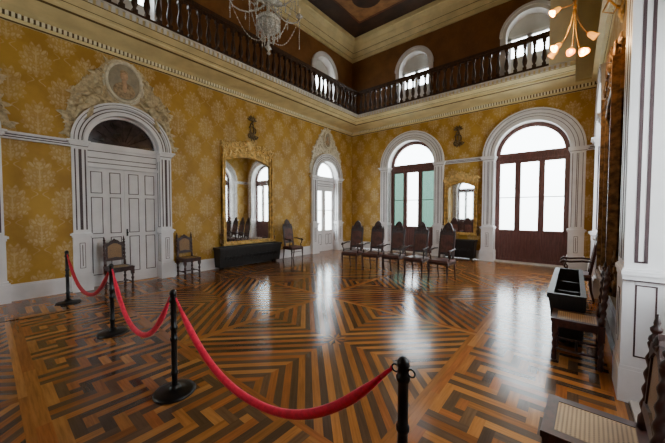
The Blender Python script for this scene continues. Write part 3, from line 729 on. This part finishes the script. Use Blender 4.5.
# ------------------------------------------------------------------ dark planter troughs under the mirrors
def trough(T, c, L, wd, d0, h, label, ndiv=2):
    at = T(c, d0+wd/2, 0); o = thing('planter_trough', label, 'planter', at); t = .03
    def ring(d_in, s_in, z): return [T(c-L/2+s_in, d0+d_in*.3, z), T(c+L/2-s_in, d0+d_in*.3, z), T(c+L/2-s_in, d0+wd-d_in, z), T(c-L/2+s_in, d0+wd-d_in, z)]
    mb = MB(); v = ring(.07, .045, .06)+ring(0, .02, h-.06)+ring(t, .02+t, h-.06)+ring(.07+t, .045+t, .09)
    f = [(3, 2, 1, 0), (12, 13, 14, 15)]
    for b in (0, 4, 8): f += [(b+i, b+(i+1) % 4, b+4+(i+1) % 4, b+4+i) for i in range(4)]
    mb.add(v, f); mb.build('body', M['ebony'], o, at)
    rm = MB(); a, b, e = c-L/2, c+L/2, .05
    for q in ((a, b, d0, d0+e), (a, b, d0+wd-e, d0+wd+.015), (a, a+e, d0+e, d0+wd-e), (b-e, b, d0+e, d0+wd-e)): rm.box(q[0], q[1], q[2], q[3], h-.06, h, 0, T)
    rm.build('rim', M['ebony'], o, at)
    for i in range(ndiv):
        dv = MB(); x = a+L*(i+1)/(ndiv+1); dv.box(x-.012, x+.012, d0+e-.01, d0+wd-e, .12, h-.10, 0, T); dv.build('divider', M['ebony'], o, at)
    cv = MB(); k = int(L/.3)
    for i in range(k):
        x = a+.15+(L-.3)*(i+.5)/k; dd = d0+wd-.035
        cv.scroll((x-.06, dd, h*.5), .07, 1.2, 0, T, .014, .010, 1); cv.scroll((x+.07, dd, h*.5), .07, 1.2, pi, T, .014, .010, 1)
        for q in (.4, 1.2, 2.0, 2.8, -1.57): cv.leaf((x, dd-.01, h*.5), .12, .025, q, T, .015)
    cv.build('carved_front', M['ebony'], o, at)
    for x in (a+.16, b-.16):
        for d in (d0+.10, d0+wd-.14):
            ft = MB(); ft.lathe([(.03, 0), (.045, .02), (.04, .05), (.03, .07)], T(x, d, 0), 8); ft.build('foot', M['ebony'], o, at)
    return o
trough(FL, 5.07, 2.14, .36, .04, .61, 'long ebonised planter trough under the tall left mirror')
trough(FR, 5.40, 2.08, .35, .32, .62, 'open ebonised planter trough with compartments at right')
trough(FF, -2.96, 1.02, .34, .04, .66, 'short ebonised planter trough under the far mirror', 1)

# ------------------------------------------------------------------ chairs (local frame: faces +X)
def side_chair(label, loc, rz, group):
    o = thing('cane_side_chair', label, 'chair', loc, rz, group); W = .205; mh = M['mahog']
    s = MB(); zt = .46
    for q in ((-.21, .22, -W, -W+.055), (-.21, .22, W-.055, W), (.165, .22, -W+.055, W-.055), (-.21, -.155, -W+.055, W-.055)): s.box(*q, zt-.035, zt)
    s.box(-.20, .21, -W+.012, W-.012, zt-.085, zt-.035); so = s.build('seat', mh, o)
    p = MB(); p.box(-.156, .166, -W+.054, W-.054, zt-.012, zt-.003); p.build('seat_cane', M['canes'], so)
    prof = lambda z0, z1, r: [(r*1.15, z0), (r*.8, z0+.02)]+[(r*(.86), z0+.03+(z1-z0-.06)*i/26) for i in range(27)]+[(r*.8, z1-.02), (r*1.15, z1)]
    for g in (-1, 1):
        l = MB(); y = g*(W-.03); l.lathe([(.02, 0), (.028, .02), (.018, .045)], (.185, y, 0), 10); l.lathe(prof(.045, zt-.15, .025), (.185, y, 0), 10, twist=(.24, 70, .07, .29)); l.box(.158, .212, y-.027, y+.027, zt-.16, zt-.035); l.build('leg', mh, o)
        l = MB(); l.lathe([(.02, 0), (.028, .02), (.018, .045)], (-.185, y, 0), 10); l.lathe(prof(.045, zt-.15, .025), (-.185, y, 0), 10, twist=(.24, 70, .07, .29)); l.box(-.212, -.158, y-.027, y+.027, zt-.16, zt+.0); l.build('leg', mh, o)
    st = MB()
    for g in (-1, 1): st.tube([(-.185, g*(W-.03), .13), (.185, g*(W-.03), .13)], .013, 8)
    st.tube([(0, -W+.03, .13), (0, W-.03, .13)], .013, 8); st.build('stretcher', mh, o)
    # backrest: raked, with twisted posts, finials, arched crest and cane panel
    zb = zt; tilt = .06
    T = lambda s_, d, z: (-.185-(z-zb)*tilt+d, s_, z)
    bk = MB()
    bk.prism([(-W+.03, .56), (W-.03, .56), (W-.03, .61), (.06, .625), (0, .635), (-.06, .625), (-W+.03, .61)], -.016, .016, T)
    top = [(-W+.03, .90), (-.15, .935), (-.10, .945), (-.06, .985), (-.02, 1.0), (0, 1.025), (.02, 1.0), (.06, .985), (.10, .945), (.15, .935), (W-.03, .90)]
    inn = [(W-.03, .84), (.145, .845), (.11, .875), (.05, .915), (0, .925), (-.05, .915), (-.11, .875), (-.145, .845), (-W+.03, .84)]
    bk.prism(top+inn, -.016, .016, T)
    for g in (-1, 1): bk.box(*sorted((g*.125, g*.15)), -.012, .012, .60, .86, 0, T)
    for a in (-.9, -.45, 0, .45, .9): bk.leaf((0, .015, .94), .075, .015, pi/2+a, T, .015)
    bo = bk.build('backrest', mh, o)
    c = MB(); c.prism([(-.126, .615), (.126, .615), (.126, .865), (.05, .918), (0, .928), (-.05, .918), (-.126, .865)], -.004, .004, T); c.build('back_cane', M['caneb'], bo)
    for g in (-1, 1):
        q = MB(); n = 10; y = g*(W-.03)
        pr = [(.026, zb), (.026, zb+.06)]+[(.021, zb+.07+(.93-zb-.07)*i/40) for i in range(41)]+[(.026, .935), (.024, .955), (.012, .97), (.022, .985), (.024, 1.0), (.012, 1.015), (.014, 1.03), (.004, 1.075)]
        q.lathe(pr, (0, 0, 0), n, twist=(.26, 75, zb+.08, .925), T=lambda X, Y, Z: (X-.185-(Z-zb)*tilt, Y+y, Z)); q.build('back_post', mh, o)
    return o
G1 = 'cane-seated side chairs along the walls'
sc = side_chair('cane-backed side chair standing before the closed white door', (-7.26, 1.77, 0), R(6), G1)
again(sc, (-7.33, 3.22, 0), R(2), 'cane-backed side chair against yellow wall left of the tall mirror', G1)
again(sc, (.05, 4.085, 0), R(180), 'twisted-leg cane chair at right standing before the open trough', G1)
again(sc, (.115, 2.03, 0), R(178), 'nearest cane chair, seat cut by the bottom right corner', G1)

def arm_chair(label, loc, rz, group):
    o = thing('carved_armchair', label, 'armchair', loc, rz, group); W = .25; mh = M['mahog']; zt = .46
    s = MB(); s.taper((0, 0, zt-.09), (.225, W-.02), (0, 0, zt-.03), (.235, W-.01)); so = s.build('seat', mh, o)
    u = MB(); u.taper((0, 0, zt-.03), (.23, W-.015), (0, 0, zt+.012), (.215, W-.03)); u.build('seat_pad', M['leather'], so)
    leg = [(.014, 0), (.02, .015), (.014, .03), (.015, .06), (.021, .2), (.026, .28), (.018, .30), (.028, .32), (.028, zt-.05)]
    for g in (-1, 1):
        y = g*(W-.03); l = MB(); l.lathe(leg, (.205, y, 0), 10); l.build('leg', mh, o)
        l = MB(); l.tube([(-.27, y*.95, 0), (-.225, y*.95, .2), (-.205, y*.95, zt)], [.016, .02, .026], 8); l.build('leg', mh, o)
        a = MB(); zz = .70
        a.tube([(-.22, y*.98, zz+.01), (-.1, y*1.08, zz+.015), (.08, y*1.09, zz-.01), (.17, y*1.09, zz-.0), (.205, y*1.08, zz-.03), (.18, y*1.08, zz-.05)], [.018, .019, .022, .026, .024, .012], 8)
        a.tube([(.13, y, zt-.02), (.11, y*1.05, zt+.08), (.15, y*1.10, zz-.10), (.13, y*1.11, zz-.01)], [.02, .016, .016, .018], 8); a.build('arm', mh, o)
    T = lambda s_, d, z: (-.205-(z-zt)*.16+d, s_, z); bk = MB(); W0 = W; W = .205
    for g in (-1, 1):
        bk.box(*sorted((g*(W-.06), g*(W-.015))), -.02, .02, zt-.02, 1.10, 0, T); bk.lathe([(.02, 1.10), (.026, 1.12), (.012, 1.14), (.02, 1.165), (.004, 1.19)], (0, 0, 0), 8, T=lambda X, Y, Z: (X-.205-(Z-zt)*.16, Y+g*(W-.04), Z))
    bk.box(-W+.05, W-.05, -.018, .018, .56, .62, 0, T)
    bk.prism([(-W+.02, 1.02), (-W+.02, 1.10), (-.145, 1.13), (-.12, 1.19), (-.10, 1.21), (-.09, 1.26), (-.05, 1.31), (0, 1.345), (.05, 1.31), (.09, 1.26), (.10, 1.21), (.12, 1.19), (.145, 1.13), (W-.02, 1.10), (W-.02, 1.02)], -.018, .018, T)
    for g in (-1, 1): bk.scroll((g*.09, .015, 1.14), .05, 1.3, pi/2, T, .012, .008, g)
    for a in (-1.1, -.55, 0, .55, 1.1): bk.leaf((0, .018, 1.16), .13, .025, pi/2+a, T, .025)
    for i in range(5): bk.ell((-.08+i*.04, .02, 1.09), (.014, .012, .014), n=6, T=T)
    bo = bk.build('backrest', mh, o)
    p = MB(); p.box(-W+.055, W-.055, -.012, .022, .615, 1.03, 0, T)
    for i in range(5): p.box(-.12+i*.06-.015, -.12+i*.06+.015, .022, .027, .65, 1.0, 0, T)
    p.build('back_panel', M['leather'], bo)
    nl = MB()
    for i in range(12):
        for g in (-1, 1): nl.ell((g*(W-.07), .024, .63+i*.034), (.007, .005, .007), n=6, T=T)
    nl.build('nail_heads', M['golddark'], bo)
    f = MB(); f.tube([(.205, -W0+.04, .30), (.205, W0-.04, .30)], .010, 6) ; f.build('stretcher', mh, o)
    return o
G2 = 'row of carved armchairs before the far windows'
face = R(-90)
ac = arm_chair('leftmost of five carved armchairs in the row across the room', (-4.82, 6.68, 0), face+R(8), G2)
for x, y, r, lb in ((-4.22, 6.80, 5, 'second carved armchair from the left end of the row'), (-3.62, 6.86, 3, 'middle carved armchair of the row of five'),
                    (-3.01, 6.90, 0, 'fourth armchair of the row, before the red-brown door panels'), (-2.38, 6.90, -6, 'rightmost armchair of the row, in front of the far mirror')):
    again(ac, (x, y, 0), face+R(r), lb, G2)
c1 = again(ac, (-7.06, 6.46, 0), R(-4), 'carved armchair against yellow wall right of the tall left mirror'); del c1['group']
c2 = again(ac, (.03, 7.06, 0), R(180), 'carved armchair at right beyond the open planter trough'); del c2['group']

# ------------------------------------------------------------------ rope barrier
def stanchion(label, loc, rz=0):
    o = thing('rope_stanchion', label, 'stanchion', loc, rz, 'black rope stanchions')
    b = MB(); b.lathe([(.165, 0), (.172, .008), (.165, .022), (.13, .03), (.10, .036), (.055, .044), (.04, .06), (.034, .075)], n=32); b.build('base', M['iron'], o)
    p = MB(); p.lathe([(.026, .07), (.024, .10), (.024, .16), (.031, .17), (.031, .19), (.024, .20), (.024, .46), (.031, .47), (.031, .49), (.024, .50), (.024, .56), (.031, .57), (.031, .59), (.024, .60), (.024, .80), (.032, .81), (.034, .83), (.026, .84), (.026, .875), (.03, .88), (.026, .905), (.012, .918), (.004, .92)], n=16); p.build('post', M['iron'], o)
    for g in (-1, 1):
        r = MB(); r.tube([(g*(.040+.018*cos(a)), 0, .855+.018*sin(a)) for a in [2*pi*i/12 for i in range(13)]], .0045, 6); r.build('ring', M['iron'], o)
    return o
S = [(-6.76, .90), (-4.62, 1.04), (-2.68, 1.04), (-.60, 1.24)]
s0 = stanchion('black rope stanchion farthest left, before the yellow panel', (S[0][0], S[0][1], 0))
for q, lb in zip(S[1:], ('black rope stanchion in front of the cane chair', 'black rope stanchion on a round base, centre left of the floor', 'nearest black rope stanchion, cut by the bottom edge')): again(s0, (q[0], q[1], 0), 0, lb, 'black rope stanchions')
def rope(a, b, sag, m, label, r=.024):
    A, B = Vector((a[0]+.062, a[1], .845)), Vector((b[0]-.062, b[1], .845)); o = thing('velvet_rope', label, 'rope', (A+B)/2-Vector((0, 0, sag)))
    at = o.location.copy(); pts = []; N = 36
    for i in range(N+1):
        t = .025+.95*i/N; q = A.lerp(B, t); q.z -= sag*(1-abs(2*t-1)**2.2); pts.append(q)
    mb = MB(); rs = [r*(.45+.55*min(1, min(i, N-i)/2.5)) for i in range(N+1)]; mb.tube(pts, rs, 10, flat=1.15); mb.build('rope', m, o, at)
    for P, Q in ((A, pts[0]), (B, pts[-1])):
        h = MB(); h.tube([P+Vector((0, 0, .012)), P+Vector((0, 0, -.004)), (P+Q)/2, Q], [.006, .008, .011, .012], 8); h.build('end_loop', m, o, at)
    return o
rope(S[0], S[1], .50, M['velvetd'], 'velvet rope at far left, coloured dark crimson for shade'); rope(S[1], S[2], .565, M['velvet'], 'red velvet rope hanging between the two middle stanchions')
rope(S[2], S[3], .54, M['velvet'], 'long red velvet rope sagging to the nearest stanchion')

# ------------------------------------------------------------------ crystal chandelier
def chandelier(loc):
    o = thing('crystal_chandelier', 'crystal chandelier with glass arms hanging before the left gallery', 'chandelier', loc); X, Gd = M['crystal'], M['golddark']
    st = MB(); st.lathe([(.006, 0), (.03, .02), (.012, .05), (.02, .07), (.045, .10), (.015, .14), (.012, .3), (.06, .34), (.07, .42), (.03, .5), (.025, .7), (.05, .76), (.03, .82), (.012, .9), (.012, ZC-loc[2])], n=10); st.build('stem', X, o)
    bw = MB(); bw.lathe([(.03, .30), (.12, .34), (.17, .40), (.18, .46), (.10, .47)], n=20); bw.lathe([(.17, .47), (.185, .50), (.17, .53)], n=20); bw.build('bowl', X, o)
    n = 10
    for k in range(n):
        a = 2*pi*k/n+.15; ra, dz = (.56, 0) if k % 2 == 0 else (.40, .22); dz += .28; P = lambda r, z: (r*cos(a), r*sin(a), z+dz)
        m = MB(); m.tube([P(.05, .45), P(.16, .38), P(.30, .34), P(.42*ra/.56, .36), P(ra*.93, .42), P(ra, .50)], [.012, .012, .011, .011, .010, .010], 6); ar = m.build('arm', X, o)
        d = MB(); d.lathe([(.015, .50+dz), (.055, .52+dz), (.058, .53+dz), (.02, .535+dz), (.018, .57+dz)], P(ra, -dz), 12); d.build('drip_pan', X, ar)
        b = MB(); b.lathe([(.012, .57+dz), (.014, .60+dz), (.022, .635+dz), (.016, .67+dz), (.003, .70+dz)], P(ra, -dz), 8); b.build('bulb', M['candle'], ar)
        for j, (rr, zz) in enumerate(((ra, .50), (ra*.6, .37))):
            c = MB(); c.lathe([(.002, zz-.01+dz), (.009, zz-.05+dz), (.004, zz-.07+dz), (.013, zz-.11+dz), (.002, zz-.15+dz)], P(rr, -dz), 6); c.build('crystal_drop', X, o)
        s = MB(); a2 = a; cp = []
        for i in range(15):
            t = i/14; r_ = .07+(ra-.07)*t; z = .22+(.49+dz-.22)*t-.20*sin(pi*t); s.ell((r_*cos(a2), r_*sin(a2), z), (.010, .010, .010), n=6); cp.append((r_*cos(a2), r_*sin(a2), z))
        s.tube(cp+[(ra*cos(a2), ra*sin(a2), .49+dz-.03*(8+4*(k % 3)))], .003, 4)
        for i in range(1, 9+4*(k % 3)): s.ell((ra*cos(a2), ra*sin(a2), .49+dz-.03*i), (.008, .008, .013), n=6)
        s.build('bead_swag', X, o)
    fr = MB()
    for k in range(16):
        a = 2*pi*k/16; x, y = .175*cos(a), .175*sin(a)
        fr.lathe([(.002, .30), (.008, .27+.02*(k % 2)), (.007, .45), (.003, .47)], (x, y, 0), 6)
    for k in range(8):
        a = 2*pi*k/8; fr.lathe([(.002, .18), (.008, .20), (.006, .30), (.003, .33)], (.09*cos(a), .09*sin(a), 0), 6)
    fr.build('prism_fringe', X, o)
    tp = MB(); tp.lathe([(.02, .74), (.13, .80), (.15, .84), (.03, .86)], n=16)
    for k in range(12):
        a = 2*pi*k/12
        for i in range(10): t = i/9; r_ = .14+.06*sin(pi*t)-.0*t; tp.ell((r_*cos(a), r_*sin(a), .83-.34*t), (.010, .010, .012), n=6)
    tp.build('crown', X, o)
    return o
chandelier((-3.60, 2.81, 3.96))

# ------------------------------------------------------------------ gilded wall sconce with tulip lamps
def sconce(base, stem, label):
    o = thing('wall_chandelier', label, 'lamp', base); at = Vector(base); B, S_ = Vector(base), Vector(stem); Gd = M['gold']
    pl = MB(); T = FR
    for i in range(8): pl.leaf((B.y, .01, B.z), .16, .035, 2*pi*i/8, T, .04)
    pl.ell((B.y, .03, B.z), (.06, .04, .09), T=T); pl.build('wall_plate', Gd, o, at)
    a = MB(); top = S_+Vector((0, 0, .16)); mid = (B+top)/2+Vector((0, 0, .14)); P = [B+Vector((-.03, 0, 0))]
    for i in range(1, 15): t = i/14; P.append((1-t)**2*(B+Vector((-.03, 0, 0)))+2*t*(1-t)*mid+t*t*top)
    a.tube(P, .014, 8); a.tube([P[4]+Vector((.0, 0, 0)), P[4]+Vector((-.06, .02, -.12)), P[4]+Vector((.05, .02, -.18)), P[4]+Vector((.09, 0, -.10))], .009, 6); a.build('arm', Gd, o, at)
    c = MB(); c.lathe([(.008, -.10), (.025, -.06), (.012, -.02), (.03, .04), (.02, .10), (.035, .14), (.01, .2)], S_, 10); c.build('stem', Gd, o, at)
    n = 7; rv = Vector((cos(.6946), sin(.6946), 0)); dv = Vector((-sin(.6946), cos(.6946), 0))
    for k, (ex, ey, ez) in enumerate(((-.17, .02, -.06), (.14, -.04, -.38), (-.19, -.03, -.50), (-.14, -.14, -.62), (-.06, -.17, -.64), (.0, -.10, -.60), (-.08, .16, -.46))):
        ex, ey, ez = ex*1.13, ey*1.13, ez*1.13; e = S_+rv*ex+dv*ey+Vector((0, 0, ez)); m = S_+rv*ex*.15+dv*ey*.15+Vector((0, 0, ez*.75))
        br = MB(); q = []
        for i in range(11): t = i/10; q.append((1-t)**2*(S_+Vector((0, 0, .02)))+2*t*(1-t)*m+t*t*e)
        br.tube(q, .007, 6); bo = br.build('branch', Gd, o, at)
        dr = (rv*ex+dv*ey).normalized()*.75+Vector((0, 0, -.55)); dr.normalize(); rot = dr.to_track_quat('Z', 'Y').to_matrix()
        sh = MB(); F = lambda X, Y, Z: tuple(e+rot @ Vector((X, Y, Z)))
        prof = [(.012, -.02), (.028, .0), (.036, .03), (.036, .06), (.046, .095)]
        nn = 14; p = [F(r*(1+.10*(i == 4)*cos(3*2*pi*j/nn))*cos(2*pi*j/nn), r*(1+.10*(i == 4)*cos(3*2*pi*j/nn))*sin(2*pi*j/nn), z) for i, (r, z) in enumerate(prof) for j in range(nn)]
        sh.add(p, [(i*nn+j, i*nn+(j+1) % nn, (i+1)*nn+(j+1) % nn, (i+1)*nn+j) for i in range(4) for j in range(nn)], 0, True); sh.build('tulip_shade', M['shade'], bo, at, recalc=False)
        bl = MB(); bl.ell(e+dr*.055, (.022, .022, .028), None, 8); bl.build('bulb', M['bulb'], bo, at)
        if k in (0, 2, 4, 6):
            ld = bpy.data.lights.new('lamp_light', 'POINT'); ld.energy = 22; ld.color = (1, .66, .32); ld.shadow_soft_size = .04
            lo = bpy.data.objects.new('lamp_light', ld); C.objects.link(lo); lo.location = e+dr*.13
    return o
sconce((XR, 5.55, 4.30), (-.055, 5.0, 4.33), 'lit gilded wall chandelier with tulip shades at top right')

# ------------------------------------------------------------------ daylight
w = bpy.data.worlds.new('sky'); bpy.context.scene.world = w; w.use_nodes = True
wn = w.node_tree.nodes; bg = wn['Background']; tc = wn.new('ShaderNodeTexCoord'); sx = wn.new('ShaderNodeSeparateXYZ'); rp = wn.new('ShaderNodeValToRGB')
w.node_tree.links.new(tc.outputs['Generated'], sx.inputs[0]); mr = wn.new('ShaderNodeMapRange'); mr.inputs[1].default_value = -1
w.node_tree.links.new(sx.outputs[2], mr.inputs[0]); w.node_tree.links.new(mr.outputs[0], rp.inputs[0]); w.node_tree.links.new(rp.outputs[0], bg.inputs[0])
rp.color_ramp.elements[0].position = .44; rp.color_ramp.elements[0].color = (.62, .66, .64, 1); rp.color_ramp.elements[1].position = .56; rp.color_ramp.elements[1].color = (.90, .96, 1.0, 1)
bg.inputs[1].default_value = 14.5
def portal(T, c, r, zb, zt, name, dep=.5, E=None, col=(.93, .97, 1)):
    ld = bpy.data.lights.new(name, 'AREA'); ld.shape = 'RECTANGLE'; ld.size, ld.size_y = 2*r, zt-zb
    o = bpy.data.objects.new(name, ld); C.objects.link(o); a, b = Vector(T(c, -dep, (zb+zt)/2)), Vector(T(c, 5, (zb+zt)/2)); o.location = a
    o.rotation_euler = (b-a).to_track_quat('-Z', 'Y').to_euler(); ld.cycles.is_portal = True
    return o
for T, L in ((FF, WF), (FR, WR), (FB, WB)):
    for c, r, z, _ in L: portal(T, c, r+.1, .5, z+r+.1, 'window_daylight')
portal(FL, 8.8, .6, .7, 3.7, 'window_daylight')
for T, L in ((FF, UF), (FL, UL)):
    for c, r, z, _ in L: portal(T, c, r, 6.4, 7.0, 'window_daylight')

# ------------------------------------------------------------------ camera
yaw, pitch, roll = -.694612843, -.0344977982, .00102237870
fw = Vector((sin(yaw)*cos(pitch), cos(yaw)*cos(pitch), sin(pitch))); r0 = Vector((cos(yaw), -sin(yaw), 0)); u0 = r0.cross(fw)
rr = r0*cos(roll)+u0*sin(roll); uu = rr.cross(fw)
cd = bpy.data.cameras.new('camera'); cam = bpy.data.objects.new('camera', cd); C.objects.link(cam)
m = Matrix((rr, uu, -fw)).transposed().to_4x4(); m.translation = (0, 0, 1.6); cam.matrix_world = m
cd.sensor_width = 36; cd.lens = 290.121546/665*36; cd.clip_start = .02
sc_ = bpy.context.scene; sc_.camera = cam
sc_.view_settings.view_transform = 'AgX'; sc_.view_settings.look = 'AgX - Base Contrast'; sc_.view_settings.exposure = 0.0
sc_.cycles.max_bounces = 10; sc_.cycles.diffuse_bounces = 5; sc_.cycles.transparent_max_bounces = 16; sc_.cycles.use_denoising = True
sc_.cycles.sample_clamp_indirect = 8; sc_.cycles.caustics_reflective = False; sc_.cycles.caustics_refractive = False
